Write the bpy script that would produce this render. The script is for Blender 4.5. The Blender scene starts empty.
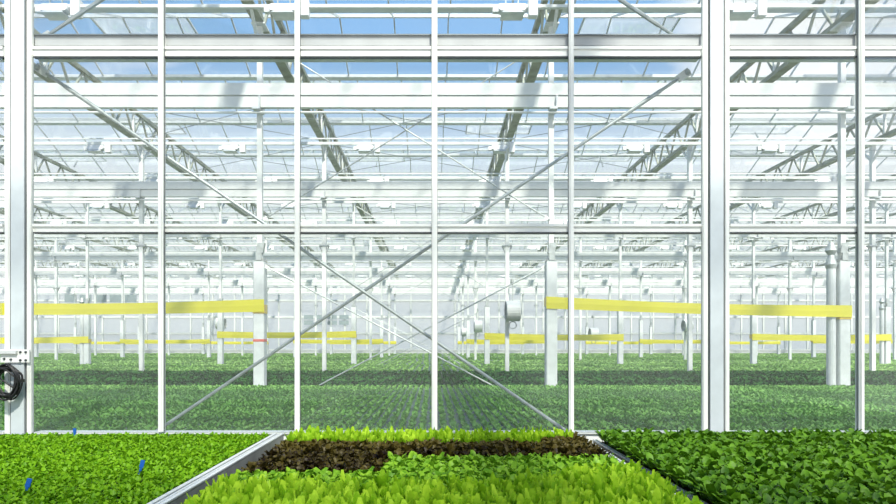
import bpy, math, random
import numpy as np
random.seed(7); np.random.seed(7)
SC = bpy.context.scene
COL = SC.collection
S = 0.0075            # metres per unit at the glass wall
EYE = 1.425
D0 = 4.5
def P(X, H, d=None, y=None):
    return (X * S, (d * D0 if y is None else y), EYE + H * S)
def xs(X, d): return 433 + X / d          # where a point of the wall grid shows, for deciding what is in view

# ------------------------------------------------------------------ materials
def newmat(name):
    m = bpy.data.materials.new(name); m.use_nodes = True
    nt = m.node_tree; nt.nodes.clear()
    out = nt.nodes.new('ShaderNodeOutputMaterial')
    return m, nt, out
def N(nt, t, **kw):
    n = nt.nodes.new(t)
    for k, v in kw.items():
        if k in n.inputs: n.inputs[k].default_value = v
        else: setattr(n, k, v)
    return n
def paint(name, c, rough=0.5, metal=0.0, var=0.12, scale=6.0, bump=0.0):
    m, nt, out = newmat(name)
    b = N(nt, 'ShaderNodeBsdfPrincipled'); b.inputs['Roughness'].default_value = rough; b.inputs['Metallic'].default_value = metal
    tc = N(nt, 'ShaderNodeTexCoord'); nz = N(nt, 'ShaderNodeTexNoise'); nz.inputs['Scale'].default_value = scale; nz.inputs['Detail'].default_value = 4
    nt.links.new(tc.outputs['Object'], nz.inputs['Vector'])
    r = N(nt, 'ShaderNodeValToRGB')
    r.color_ramp.elements[0].position = 0.3; r.color_ramp.elements[1].position = 0.7
    r.color_ramp.elements[0].color = (*[x * (1 - var) for x in c], 1); r.color_ramp.elements[1].color = (*[min(1, x * (1 + var * 0.4)) for x in c], 1)
    nt.links.new(nz.outputs['Fac'], r.inputs['Fac']); nt.links.new(r.outputs['Color'], b.inputs['Base Color'])
    if bump:
        bp = N(nt, 'ShaderNodeBump'); bp.inputs['Strength'].default_value = bump
        nt.links.new(nz.outputs['Fac'], bp.inputs['Height']); nt.links.new(bp.outputs['Normal'], b.inputs['Normal'])
    nt.links.new(b.outputs[0], out.inputs[0])
    return m
def glass(name, haze, hazecol=(0.95, 0.95, 0.90), scale=1.5, tint=(0.965, 0.98, 0.985), gloss=0.06, spread=0.5, tlf=0.5):
    m, nt, out = newmat(name)
    tr = N(nt, 'ShaderNodeBsdfTransparent'); tr.inputs[0].default_value = (*tint, 1)
    gl = N(nt, 'ShaderNodeBsdfGlossy'); gl.inputs['Roughness'].default_value = 0.03
    df = N(nt, 'ShaderNodeBsdfDiffuse'); df.inputs[0].default_value = (*hazecol, 1)
    tl = N(nt, 'ShaderNodeBsdfTranslucent'); tl.inputs[0].default_value = (*hazecol, 1)
    ad = N(nt, 'ShaderNodeMixShader'); ad.inputs[0].default_value = tlf
    nt.links.new(df.outputs[0], ad.inputs[1]); nt.links.new(tl.outputs[0], ad.inputs[2])
    tc = N(nt, 'ShaderNodeTexCoord'); nz = N(nt, 'ShaderNodeTexNoise'); nz.inputs['Scale'].default_value = scale; nz.inputs['Detail'].default_value = 5
    nt.links.new(tc.outputs['Object'], nz.inputs['Vector'])
    mr = N(nt, 'ShaderNodeMapRange'); mr.inputs[1].default_value = 0.3; mr.inputs[2].default_value = 0.7
    mr.inputs[3].default_value = haze * (1 - spread); mr.inputs[4].default_value = haze * (1 + spread)
    nt.links.new(nz.outputs['Fac'], mr.inputs[0])
    m1 = N(nt, 'ShaderNodeMixShader'); nt.links.new(mr.outputs[0], m1.inputs[0])
    nt.links.new(tr.outputs[0], m1.inputs[1]); nt.links.new(ad.outputs[0], m1.inputs[2])
    fr = N(nt, 'ShaderNodeLayerWeight'); fr.inputs[0].default_value = 0.35
    mu = N(nt, 'ShaderNodeMath', operation='MULTIPLY'); mu.inputs[1].default_value = gloss * 6
    nt.links.new(fr.outputs['Fresnel'], mu.inputs[0])
    mi = N(nt, 'ShaderNodeMath', operation='MINIMUM'); mi.inputs[1].default_value = 0.4
    nt.links.new(mu.outputs[0], mi.inputs[0])
    m2 = N(nt, 'ShaderNodeMixShader'); nt.links.new(mi.outputs[0], m2.inputs[0])
    nt.links.new(m1.outputs[0], m2.inputs[1]); nt.links.new(gl.outputs[0], m2.inputs[2])
    nt.links.new(m2.outputs[0], out.inputs[0])
    return m
def leafmat(name, c1, c2, trans=0.35, rough=0.45, tcol=None, spec=0.4, scale=25.0):
    """leaf green mottled between c1 and c2, a little different on every plant; light passes through"""
    m, nt, out = newmat(name)
    tc = N(nt, 'ShaderNodeTexCoord'); nz = N(nt, 'ShaderNodeTexNoise'); nz.inputs['Scale'].default_value = scale; nz.inputs['Detail'].default_value = 3
    nt.links.new(tc.outputs['Object'], nz.inputs['Vector'])
    oi = N(nt, 'ShaderNodeObjectInfo')
    ad = N(nt, 'ShaderNodeMath', operation='MULTIPLY_ADD'); ad.inputs[1].default_value = 0.35; ad.inputs[2].default_value = -0.17
    nt.links.new(oi.outputs['Random'], ad.inputs[0])
    sm = N(nt, 'ShaderNodeMath', operation='ADD'); nt.links.new(nz.outputs['Fac'], sm.inputs[0]); nt.links.new(ad.outputs[0], sm.inputs[1])
    r = N(nt, 'ShaderNodeValToRGB'); r.color_ramp.elements[0].position = 0.3; r.color_ramp.elements[1].position = 0.7
    r.color_ramp.elements[0].color = (*c1, 1); r.color_ramp.elements[1].color = (*c2, 1)
    nt.links.new(sm.outputs[0], r.inputs['Fac'])
    b = N(nt, 'ShaderNodeBsdfPrincipled'); b.inputs['Roughness'].default_value = rough; b.inputs['Specular IOR Level'].default_value = spec
    nt.links.new(r.outputs['Color'], b.inputs['Base Color'])
    t = N(nt, 'ShaderNodeBsdfTranslucent')
    if tcol: t.inputs[0].default_value = (*tcol, 1)
    else: nt.links.new(r.outputs['Color'], t.inputs[0])
    mx = N(nt, 'ShaderNodeMixShader'); mx.inputs[0].default_value = trans
    nt.links.new(b.outputs[0], mx.inputs[1]); nt.links.new(t.outputs[0], mx.inputs[2]); nt.links.new(mx.outputs[0], out.inputs[0])
    return m
M = dict(
    white=paint('white_paint', (0.84, 0.85, 0.81), 0.42, var=0.06),
    white2=paint('white_coating', (0.80, 0.81, 0.77), 0.5, var=0.08),
    lampw=paint('lamp_white', (0.9, 0.9, 0.88), 0.4, var=0.03),
    alu=paint('aluminium', (0.74, 0.76, 0.75), 0.38, metal=0.35, var=0.12, scale=9),
    galv=paint('galvanised', (0.52, 0.55, 0.53), 0.45, metal=0.4, var=0.25, scale=14),
    channel=paint('channel_grey', (0.40, 0.42, 0.42), 0.5, var=0.1),
    sideplate=paint('side_plate_grey', (0.27, 0.28, 0.27), 0.5, metal=0.3, var=0.25, scale=10),
    truss=paint('truss_steel', (0.40, 0.42, 0.33), 0.55, metal=0.2, var=0.35, scale=5),
    post=paint('post_coating', (0.58, 0.63, 0.65), 0.45, var=0.08, scale=10),
    gasket=paint('rubber_gasket', (0.06, 0.065, 0.07), 0.7),
    concrete=paint('concrete', (0.74, 0.76, 0.75), 0.85, var=0.12, scale=8, bump=0.15),
    floor=paint('floor_concrete', (0.50, 0.50, 0.48), 0.8, var=0.2, scale=1.2),
    ribbon=paint('yellow_ribbon', (0.86, 0.77, 0.05), 0.4, var=0.06, scale=2),
    ribbon_end=paint('orange_yellow_ribbon', (0.85, 0.58, 0.06), 0.35, var=0.06),
    red=paint('red_band', (0.75, 0.17, 0.13), 0.5),
    black=paint('black_rubber', (0.012, 0.012, 0.013), 0.4),
    soil=paint('dark_substrate', (0.022, 0.017, 0.012), 0.95, var=0.4, scale=40, bump=0.4),
    tray=paint('tray_black', (0.02, 0.02, 0.022), 0.6),
    gully=paint('growing_gully', (0.12, 0.17, 0.15), 0.6, var=0.3, scale=3),
    darktop=paint('dark_bed', (0.02, 0.035, 0.02), 0.9),
    blue=paint('blue_plastic', (0.008, 0.09, 0.40), 0.35),
    fan=paint('fan_white', (0.82, 0.83, 0.78), 0.45, var=0.05),
    fangrey=paint('fan_grey', (0.33, 0.36, 0.36), 0.5),
    wire=paint('steel_wire', (0.30, 0.32, 0.32), 0.4, metal=0.6),
    darkpane=paint('dark_glazing', (0.30, 0.36, 0.37), 0.15),
    g_low=glass('pane_glass_low', 0.05, spread=0.35),
    g_mid=glass('pane_glass_mid', 0.025),
    g_roof=glass('roof_glass', 0.018, scale=0.7, gloss=0.03),
    g_vent=glass('vent_glass', 0.55, tlf=0.85, hazecol=(0.97, 0.97, 0.93), scale=0.8, spread=0.15),
    romaine=leafmat('romaine_leaf', (0.17, 0.36, 0.008), (0.52, 0.74, 0.05), 0.38, tcol=(0.42, 0.70, 0.015), spec=0.2),
    red_leaf=leafmat('red_leaf', (0.010, 0.005, 0.003), (0.085, 0.068, 0.012), 0.2, scale=60, spec=0.15),
    green=leafmat('green_leaf', (0.10, 0.26, 0.008), (0.30, 0.53, 0.035), 0.32, spec=0.2),
    spinach=leafmat('spinach_leaf', (0.035, 0.11, 0.004), (0.13, 0.29, 0.012), 0.24, rough=0.5, spec=0.2),
    baby=leafmat('baby_leaf', (0.11, 0.29, 0.006), (0.26, 0.50, 0.015), 0.36, spec=0.15),
    field=leafmat('field_leaf', (0.15, 0.37, 0.06), (0.34, 0.60, 0.16), 0.3, scale=9, spec=0.15),
    field_dark=leafmat('field_dark_leaf', (0.022, 0.10, 0.012), (0.055, 0.20, 0.03), 0.1, scale=3, spec=0.1),
    field_far=leafmat('field_far_leaf', (0.20, 0.42, 0.07), (0.40, 0.64, 0.18), 0.3, scale=1, spec=0.15),
)

# ------------------------------------------------------------------ mesh helpers
class MB:
    def __init__(s): s.v = []; s.f = []; s.smooth = False
    def add(s, vs, fs):
        o = len(s.v); s.v += [tuple(p) for p in vs]; s.f += [tuple(i + o for i in f) for f in fs]; return s
    def box(s, x0, x1, y0, y1, z0, z1, bev=0.0):
        if bev <= 0:
            s.add([(x0,y0,z0),(x1,y0,z0),(x1,y1,z0),(x0,y1,z0),(x0,y0,z1),(x1,y0,z1),(x1,y1,z1),(x0,y1,z1)],
                  [(0,3,2,1),(4,5,6,7),(0,1,5,4),(1,2,6,5),(2,3,7,6),(3,0,4,7)])
        else:                                      # bevelled along the four z edges and capped by smaller faces
            b = bev
            ring = [(x0+b,y0),(x1-b,y0),(x1,y0+b),(x1,y1-b),(x1-b,y1),(x0+b,y1),(x0,y1-b),(x0,y0+b)]
            cx, cy = (x0+x1)/2, (y0+y1)/2
            def sc(p): return (cx+(p[0]-cx)*(1-2*b/(x1-x0)), cy+(p[1]-cy)*(1-2*b/(y1-y0)))
            L = [[(*sc(p), z0) for p in ring], [(*p, z0+b) for p in ring], [(*p, z1-b) for p in ring], [(*sc(p), z1) for p in ring]]
            vs = [p for l in L for p in l]; fs = [tuple(range(7,-1,-1)), tuple(range(24,32))]
            for k in range(3):
                for i in range(8):
                    j = (i+1) % 8; fs.append((k*8+i, k*8+j, k*8+8+j, k*8+8+i))
            s.add(vs, fs)
        return s
    def tube(s, pts, r, n=8, closed=False, r2=None):
        pts = [np.array(p, float) for p in pts]; m = len(pts); o = len(s.v); vs = []
        prev = None
        for i, p in enumerate(pts):
            if closed: t = pts[(i+1) % m] - pts[i-1]
            else: t = pts[min(i+1, m-1)] - pts[max(i-1, 0)]
            t = t / (np.linalg.norm(t) + 1e-9)
            if prev is None:
                a = np.array([0,0,1.0]) if abs(t[2]) < 0.9 else np.array([1.0,0,0])
            else: a = prev
            u = a - t * a.dot(t); u /= np.linalg.norm(u) + 1e-9; w = np.cross(t, u); prev = u
            rr = r if r2 is None else r + (r2 - r) * i / max(1, m-1)
            for k in range(n):
                q = 2*math.pi*k/n; vs.append(p + rr*(math.cos(q)*u + math.sin(q)*w))
        fs = []
        for i in range(m if closed else m-1):
            j = (i+1) % m
            for k in range(n):
                l = (k+1) % n; fs.append((i*n+k, i*n+l, j*n+l, j*n+k))
        if not closed: fs += [tuple(range(n-1,-1,-1)), tuple(range((m-1)*n, m*n))]
        s.add(vs, fs); return s
    def bar(s, a, b, w, h):
        """rectangular bar from a to b, w wide and h deep"""
        a = np.array(a, float); b = np.array(b, float); t = b-a; t /= np.linalg.norm(t)
        up = np.array([0,0,1.0]) if abs(t[2]) < 0.95 else np.array([0,1.0,0])
        u = np.cross(t, up); u /= np.linalg.norm(u); v = np.cross(u, t)
        vs = [c + su*u*w/2 + sv*v*h/2 for c in (a, b) for su, sv in ((-1,-1),(1,-1),(1,1),(-1,1))]
        s.add(vs, [(3,2,1,0),(4,5,6,7),(0,1,5,4),(1,2,6,5),(2,3,7,6),(3,0,4,7)]); return s
    def lathe(s, prof, c, axis='z', n=20):
        vs = []; m = len(prof)
        for r, h in prof:
            for k in range(n):
                q = 2*math.pi*k/n; a, b = r*math.cos(q), r*math.sin(q)
                vs.append((c[0]+a, c[1]+b, c[2]+h) if axis == 'z' else ((c[0]+h, c[1]+a, c[2]+b) if axis == 'x' else (c[0]+a, c[1]+h, c[2]-b)))
        fs = [(i*n+k, i*n+(k+1)%n, (i+1)*n+(k+1)%n, (i+1)*n+k) for i in range(m-1) for k in range(n)]
        fs += [tuple(range(n-1,-1,-1)), tuple(range((m-1)*n, m*n))]
        s.add(vs, fs); return s
    def mesh(s, name, mat, smooth=False):
        me = bpy.data.meshes.new(name); me.from_pydata(s.v, [], s.f); me.materials.append(M[mat])
        if smooth: me.polygons.foreach_set('use_smooth', [True]*len(me.polygons))
        me.update(); return me
def tag(o, label=None, cat=None, group=None, kind=None):
    for k, v in (('label', label), ('category', cat), ('group', group), ('kind', kind)):
        if v: o[k] = v
    return o
def obj(name, me, parent=None, loc=(0,0,0), rot=(0,0,0)):
    o = bpy.data.objects.new(name, me); COL.objects.link(o); o.location = loc; o.rotation_euler = rot
    if parent: o.parent = parent
    return o
def thing(name, label, cat, loc, parts, group=None, rot=(0,0,0)):
    e = bpy.data.objects.new(name, None); COL.objects.link(e); e.location = loc; e.rotation_euler = rot; e.empty_display_size = 0.1
    tag(e, label, cat, group, 'thing')
    for p in parts:
        q = obj(p[0], p[1], e)
        for sub in (p[2] if len(p) > 2 else ()): obj(sub[0], sub[1], q)
    return e
ORD = ['first','second','third','fourth','fifth','sixth','seventh','eighth','ninth','tenth','eleventh','twelfth','thirteenth','fourteenth',
       'fifteenth','sixteenth','seventeenth','eighteenth','nineteenth','twentieth','twenty-first','twenty-second','twenty-third','twenty-fourth',
       'twenty-fifth','twenty-sixth','twenty-seventh','twenty-eighth','twenty-ninth','thirtieth']

# ------------------------------------------------------------------ layout numbers
XP = lambda n: -415 + 698 * n                      # truss and post lines across the hall
ROWS = [2.4 + 1.42 * k for k in range(7)]          # column rows beyond the glass
DEND = 12.1
LAMPD = [2.0 + 0.695 * k for k in range(15)]
H_LO, H_UP, H_GUT, H_RIDGE = 770, 872, 905, 1000

# ------------------------------------------------------------------ floor and far wall
f = obj('floor', MB().box(-48, 48, -10, 60, -0.2, 0).mesh('floor', 'floor'))
tag(f, 'grey concrete floor under the growing benches', 'floor', kind='structure')
yb = DEND * D0
w = MB().box(-48, 48, yb, yb+0.2, 0, 0.9).mesh('low_wall', 'white2')
wb = obj('wall_back', w); tag(wb, 'low white end wall at the far end of the hall', 'wall', kind='structure')
m = MB()
for i in range(-24, 25): m.box(i*2-0.06, i*2+0.06, yb-0.02, yb+0.15, 0.9, 8.4)
obj('mullions', m.mesh('mullions', 'white2'), wb)
m = MB()
for z in (0.9, 2.4, 3.9, 5.4, 6.9, 8.3): m.box(-48, 48, yb-0.04, yb+0.16, z, z+0.14)
obj('rails', m.mesh('rails', 'white2'), wb)
obj('glazing', MB().box(-48, 48, yb+0.05, yb+0.07, 0.9, 8.3).mesh('glazing', 'g_vent'), wb)
# bank of dark windows high on the far wall
k = 0
for X0, nx, px, wd, zz, ht in ((-4450, 5, 1.36, 1.05, (5.3, 6.25), 0.75), (-1560, 4, 1.07, 0.85, (3.25, 3.75), 0.4)):
    for i in range(nx):
        for j, z0 in enumerate(zz):
            x0 = X0*S + i*px
            wnd = obj('window_%d' % (101+k), MB().box(x0, x0+wd, yb-0.10, yb-0.04, z0, z0+ht).mesh('dark_pane', 'darkpane')); k += 1
            tag(wnd, 'dark window pane of the %s bank on the far end wall, %s row, %s from left' % ('larger' if X0 < -3000 else 'smaller', ('lower','upper')[j], ORD[i]), 'window', kind='structure')

# ------------------------------------------------------------------ glass partition wall (d = 1)
Y0 = D0
panes_x = [(-702, -569), (-562, -434), (-402, -275), (-268, -139), (-132, -1), (5, 135), (142, 270), (297, 422), (431, 556), (564, 692)]
tiers = [(-86, 112, 'g_low', 'bottom'), (121, 288, 'g_mid', 'middle'), (312, 770, 'g_mid', 'top')]
wi = 1
for ti, (h0, h1, gm, tn) in enumerate(tiers):
    for pi, (x0, x1) in enumerate(panes_x):
        me = MB().box((x0-3)*S, (x1+3)*S, Y0-0.003, Y0+0.003, EYE+h0*S-0.01, EYE+h1*S+0.01).mesh('glass_pane', gm)
        o = obj('window_%d' % wi, me); wi += 1
        tag(o, 'large clear glass pane of the partition, %s tier, %s from left' % (tn, ORD[pi]), 'window', kind='structure')
# mullions
mul = [(-565, 5), (-270.5, 4.9), (-135, 4.9), (1.5, 5.5), (137.5, 4.9), (426, 5), (560, 5), (696, 5), (-705, 5)]
mlab = {-270.5: 'first slim white mullion right of the cable-hung post', -135: 'second slim white mullion right of the cable-hung post, near the bench rail end',
        1.5: 'slim white mullion standing in the middle of the glass wall', 137.5: 'slim white mullion above the corner of the middle bench, left of the broad post',
        426: 'white mullion right of the broad post, over the dark leafy bench', -565: 'white mullion left of the cable-hung post', 560: 'white mullion of the glass wall, second right of the broad post', 696: 'white mullion at the far right end of the glass wall', -705: 'white mullion at the far left end of the glass wall'}
for X, wd in mul:
    hw = wd*S/2; z1 = EYE+770*S; z0 = EYE-86*S
    bar = MB().box(-hw, hw, -0.032, -0.005, z0, z1).box(-hw*0.8, hw*0.8, 0.005, 0.02, z0, z1).mesh('bar', 'white')
    cap = MB().box(-hw*0.55, hw*0.55, -0.042, -0.032, z0, z1).mesh('glazing_cap', 'white')
    gk = MB().box(-hw-0.002, -hw*0.9, -0.012, -0.004, z0, z1).box(hw*0.9, hw+0.002, -0.012, -0.004, z0, z1).mesh('gasket', 'gasket')
    thing('mullion', mlab[X], 'mullion', (X*S, Y0, 0), [('bar', bar), ('glazing_cap', cap), ('gasket', gk)], 'slim mullions of the glass wall')
# broad posts
for n, lab in ((0, 'broad white wall post with the black cable coil hanging on it'), (1, 'broad white wall post rising behind the dark leafy bench')):
    X = XP(n); zt = EYE+770*S
    core = MB().box(-0.049, 0.049, -0.03, 0.08, 0, zt).mesh('core', 'post')
    gk = MB().box(-0.0635, 0.0635, -0.012, 0.06, 0, zt-0.02).mesh('gasket', 'gasket')
    sl = MB().box(-0.102, -0.0635, -0.02, 0.008, 0, zt).box(-0.095, -0.072, -0.026, -0.02, 0, zt).mesh('side_frame', 'white')
    sr = MB().box(0.0635, 0.097, -0.02, 0.008, 0, zt).box(0.069, 0.091, -0.026, -0.02, 0, zt).mesh('side_frame', 'white')
    ft = MB().box(-0.16, 0.16, -0.14, 0.16, 0, 0.015).mesh('base_plate', 'galv')
    thing('wall_post', lab, 'post', (X*S*(0.995 if n == 0 else 0.997), Y0, 0), [('core', core), ('gasket', gk), ('side_frame', sl), ('side_frame', sr), ('base_plate', ft)], 'broad posts of the glass wall')
# transoms between the posts, channel above, bottom rail, kick panel
spans = [(-705, -430, 'left of the cable-hung post'), (-400, 269, 'between the two broad posts'), (297, 696, 'right of the second broad post')]
for x0, x1, where in spans:
    a, b = x0*S, x1*S; c = (a+b)/2
    def tr(name, h0, h1, label, y0=0.004, y1=0.10, mat='white', lip=True, cat='transom'):
        z0, z1 = EYE+h0*S, EYE+h1*S
        parts = [('rail', MB().box(a-c, b-c, y0, y1, z0, z1).mesh('rail', mat))]
        if lip:
            parts.append(('seal', MB().box(a-c, b-c, y0-0.003, y0+0.03, z0-0.009, z0).mesh('seal', 'gasket')))
            parts.append(('drip_lip', MB().box(a-c, b-c, y0-0.012, y0, z1-0.02, z1).mesh('drip_lip', mat)))
        thing(name, label, cat, (c, Y0, 0), parts, 'horizontal rails of the glass wall')
    tr('transom', 113, 121, 'white transom at mid height of the glass wall, ' + where)
    tr('transom', 289, 298.5, 'upper white transom of the glass wall, ' + where)
    z0, z1 = EYE+301*S, EYE+311*S
    ch = MB().box(a-c, b-c, 0.02, 0.09, z0, z1).mesh('trough', 'channel'); li = MB().box(a-c, b-c, 0.008, 0.02, z1-0.004, z1+0.006).mesh('lip', 'wire')
    thing('gutter_channel', 'grey metal channel lying on the upper transom, ' + where, 'channel', (c, Y0, 0), [('trough', ch), ('lip', li)], 'horizontal rails of the glass wall')
    tr('bottom_rail', -89.0, -87.2, 'white bottom rail of the glass wall, ' + where, lip=False, cat='rail')
    kp = MB().box(a, b, Y0+0.02, Y0+0.07, 0, EYE-89*S).mesh('kick_panel', 'white2')
    o = obj('wall_low', kp); tag(o, 'white base panel under the glass wall, ' + where, 'wall panel', kind='structure')
# diagonal braces in the partition plane
def rod(a, b, r, mid=True):
    return MB().tube([a, b], r, 8).mesh('rod', 'galv')
def plate(at, ang):
    m = MB(); c, s_ = math.cos(ang), math.sin(ang)
    vs = []
    for y in (-0.008, 0.008):
        for u, v in ((-0.06, -0.032), (0.05, -0.028), (0.05, 0.028), (-0.06, 0.032)):
            vs.append((at[0]+u*c-v*s_, at[1]+y, at[2]+u*s_+v*c))
    m.add(vs, [(0,1,2,3),(7,6,5,4),(0,4,5,1),(1,5,6,2),(2,6,7,3),(3,7,4,0)])
    return m.mesh('end_plate', 'white')
def bolt(at):
    return MB().lathe([(0.001,-0.022),(0.012,-0.022),(0.016,-0.018),(0.016,-0.006),(0.023,-0.006),(0.023,0.0)], at, 'y', 10).mesh('bolt', 'galv', False)
YB = Y0+0.16
def brace(Xa, Ha, Xb, Hb, label, y=YB, r=0.0125, pl=True, group='diagonal braces of the glass wall'):
    a = np.array(P(Xa, Ha, y=y)); b = np.array(P(Xb, Hb, y=y)); c = np.array((a[0], y, a[2]))
    a2, b2 = a-c, b-c; ang = math.atan2(b2[2], b2[0]); u = b2/np.linalg.norm(b2)
    parts = [('rod', rod(a2+u*0.08, b2-u*0.08, r))]
    if pl:
        parts += [('end_plate', plate(a2+u*0.04, ang), [('bolt', bolt(a2+(0,-0.008,0)))]), ('end_plate', plate(b2-u*0.04, ang), [('bolt', bolt(b2+(0,-0.008,0)))])]
        parts.append(('turnbuckle', MB().tube([a2+u*0.25, a2+u*0.62], r*1.3, 8).mesh('turnbuckle', 'galv')))
    return thing('diagonal_brace', label, 'brace', tuple(c), parts, group)
brace(-409, 287, 266, -177, 'steel brace sloping down rightwards from the cable-hung post behind the glass')
brace(266, 285, -409, -171, 'steel brace sloping down leftwards from the second broad post behind the glass', y=YB+0.05)
brace(-406, 316, 266, 762, 'steel brace rising rightwards from above the upper transom at the cable-hung post')
brace(264, 316, -406, 762, 'steel brace rising leftwards from above the upper transom at the second broad post', y=YB+0.05)

# mounting plate and coil on the left post
m = MB().box(-0.13, 0.085, -0.012, 0, -0.047, 0.05).mesh('plate', 'white')
br = MB().box(-0.13, 0.0, -0.035, -0.012, 0.018, 0.042).mesh('channel', 'alu')
e = thing('mounting_bracket', 'pale perforated metal bracket bolted across the left broad post', 'bracket', (-411*S, Y0-0.033, EYE-11*S), [('plate', m), ('channel', br)])
for bx, bz in ((-0.10,-0.02),(-0.05,-0.025),(0.02,0.03),(0.06,0.03),(0.02,-0.03),(0.06,-0.03)):
    obj('bolt', MB().lathe([(0.001,-0.012),(0.007,-0.010),(0.009,-0.002),(0.009,0)], (bx,-0.012,bz), 'y', 8).mesh('bolt', 'gasket'), e)
m = MB()
for k in range(12):
    rx, rz = 0.088+0.012*math.sin(k*2.1), 0.118+0.018*math.cos(k*1.7); ph = random.random()*6
    pts = []
    for i in range(36):
        q = 2*math.pi*i/36
        pts.append((rx*math.cos(q)+0.012*math.sin(k*3.1)-0.006*k*0.4, -0.03-0.009*(k%5)+0.008*math.sin(2*q+ph), rz*math.sin(q)-0.02+0.010*math.sin(3*q+ph)-0.12*max(0, 0.2*math.sin(q))))
    m.tube(pts, 0.0065, 6, closed=True)
e = thing('cable_coil', 'coil of black cable hanging from the bracket on the left post', 'cable', (-416*S, Y0-0.047, EYE-32*S), [('loops', m.mesh('loops', 'black', True))])
m = MB().tube([(-0.09,-0.045,0.02),(-0.03,-0.06,-0.02),(0.04,-0.055,-0.07),(0.085,-0.03,-0.08)], 0.007, 6)
obj('loose_end', m.mesh('loose_end', 'black', True), e)
obj('tie', MB().box(0.055, 0.10, -0.065, -0.012, -0.035, -0.012).mesh('tie', 'black'), e)

# ------------------------------------------------------------------ roof: trusses, cross beams, gutters, glazing
YS, YE = -8.0, yb-0.3
def truss_meshes():
    zl, zu = (H_LO+6)*S, H_UP*S
    lo = MB().box(-0.05, 0.05, YS, YE, zl-0.05, zl+0.06).box(-0.10, 0.10, YS, YE, zl-0.07, zl-0.05).mesh('bottom_chord', 'truss')
    up = MB().box(-0.05, 0.05, YS, YE, zu-0.05, zu+0.05).mesh('top_chord', 'truss')
    wb_ = MB(); y = YS; p = 0.95; i = 0
    while y + p < YE:
        wb_.bar((0, y, zl), (0, y+p/2, zu), 0.045, 0.045).bar((0, y+p/2, zu), (0, y+p, zl), 0.045, 0.045)
        y += p
    wv = []; y = YS+0.02+10*0.95
    up1 = MB().box(-0.03, 0.03, -0.03, 0.03, zl, zu).mesh('upright', 'white2')
    while y < YE: wv.append(y); y += 3.8
    return [('bottom_chord', lo), ('top_chord', up), ('web', wb_.mesh('web', 'truss'))], up1, wv
tm, tu, tys = truss_meshes()
place = {-1: 'left of the cable-hung post line', 0: 'running straight back above the cable-hung post', 1: 'running straight back above the second broad post', 2: 'right of the second broad post line'}
for n in range(-6, 8):
    if n in place: lb = 'long grey lattice roof truss ' + place[n]
    elif n < 0: lb = 'long grey lattice roof truss, %s line left of the cable-hung post' % ORD[-n-1]
    else: lb = 'long grey lattice roof truss, %s line right of the second broad post' % ORD[n-2]
    t = thing('roof_truss', lb, 'truss', (XP(n)*S, 0, EYE), tm, 'lattice roof trusses running down the hall')
    for y in tys: obj('upright', tu, t, (0, y, 0))

def halfw(d): return min(46.0, (520 * d + 260) * S)
for k, d in enumerate(ROWS):
    hw = halfw(d); y = d*D0
    t1 = MB().box(-hw, hw, -0.05, 0.05, EYE+589*S, EYE+617*S).mesh('upper_channel', 'white')
    t2 = MB().box(-hw, hw, -0.03, 0.06, EYE+561*S, EYE+586*S).mesh('lower_channel', 'white')
    t3 = MB().box(-hw, hw, -0.02, 0.05, EYE+585*S, EYE+590*S).mesh('seam', 'galv')
    t4 = MB().tube([(-hw, -0.04, EYE+548*S), (hw, -0.04, EYE+548*S)], 0.022, 8).mesh('pipe', 'white')
    thing('cross_beam', 'deep white double beam crossing the hall at the %s post row beyond the glass' % ORD[k], 'beam', (0, y-0.16, 0), [('upper_channel', t1), ('lower_channel', t2), ('seam', t3), ('pipe', t4)], 'white double beams across the hall')
# lamp rails and lamps
def lamp_parts():
    b = MB()
    pr = [(-0.20,-0.035,0.055),(-0.17,-0.055,0.06),(0.17,-0.055,0.06),(0.20,-0.035,0.055)]
    vs = []
    for x, z0, z1 in pr:
        vs += [(x,-0.075,z0),(x,0.075,z0),(x,0.045,z1),(x,-0.045,z1)]
    fs = [(0,1,2,3),(12,15,14,13)]
    for i in range(3):
        for k in range(4):
            l = (k+1)%4; fs.append((i*4+k, i*4+4+k, i*4+4+l, i*4+l))
    b.add(vs, fs)
    body = b.mesh('housing', 'lampw')
    refl = MB().add([(-0.13,-0.07,-0.055),(0.13,-0.07,-0.055),(0.13,0.07,-0.055),(-0.13,0.07,-0.055),(-0.17,-0.12,-0.11),(0.17,-0.12,-0.11),(0.17,0.12,-0.11),(-0.17,0.12,-0.11)],
                    [(0,1,2,3),(7,6,5,4),(0,4,5,1),(1,5,6,2),(2,6,7,3),(3,7,4,0)]).mesh('reflector', 'alu')
    bal = MB().box(0.24, 0.38, -0.06, 0.06, -0.13, 0.13, 0.012).mesh('ballast', 'lampw')
    arm = MB().box(-0.26, 0.26, -0.02, 0.02, 0.0, 0.04).box(-0.29, -0.2, -0.04, 0.04, -0.06, 0.03).mesh('arm', 'lampw')
    hg = MB().box(-0.10, -0.085, -0.01, 0.01, 0.05, 0.14).box(0.085, 0.10, -0.01, 0.01, 0.05, 0.14).mesh('hanger', 'galv')
    return [('housing', body, [('reflector', refl)]), ('ballast', bal), ('arm', arm, [('hanger', hg)])]
lp = lamp_parts()
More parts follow.
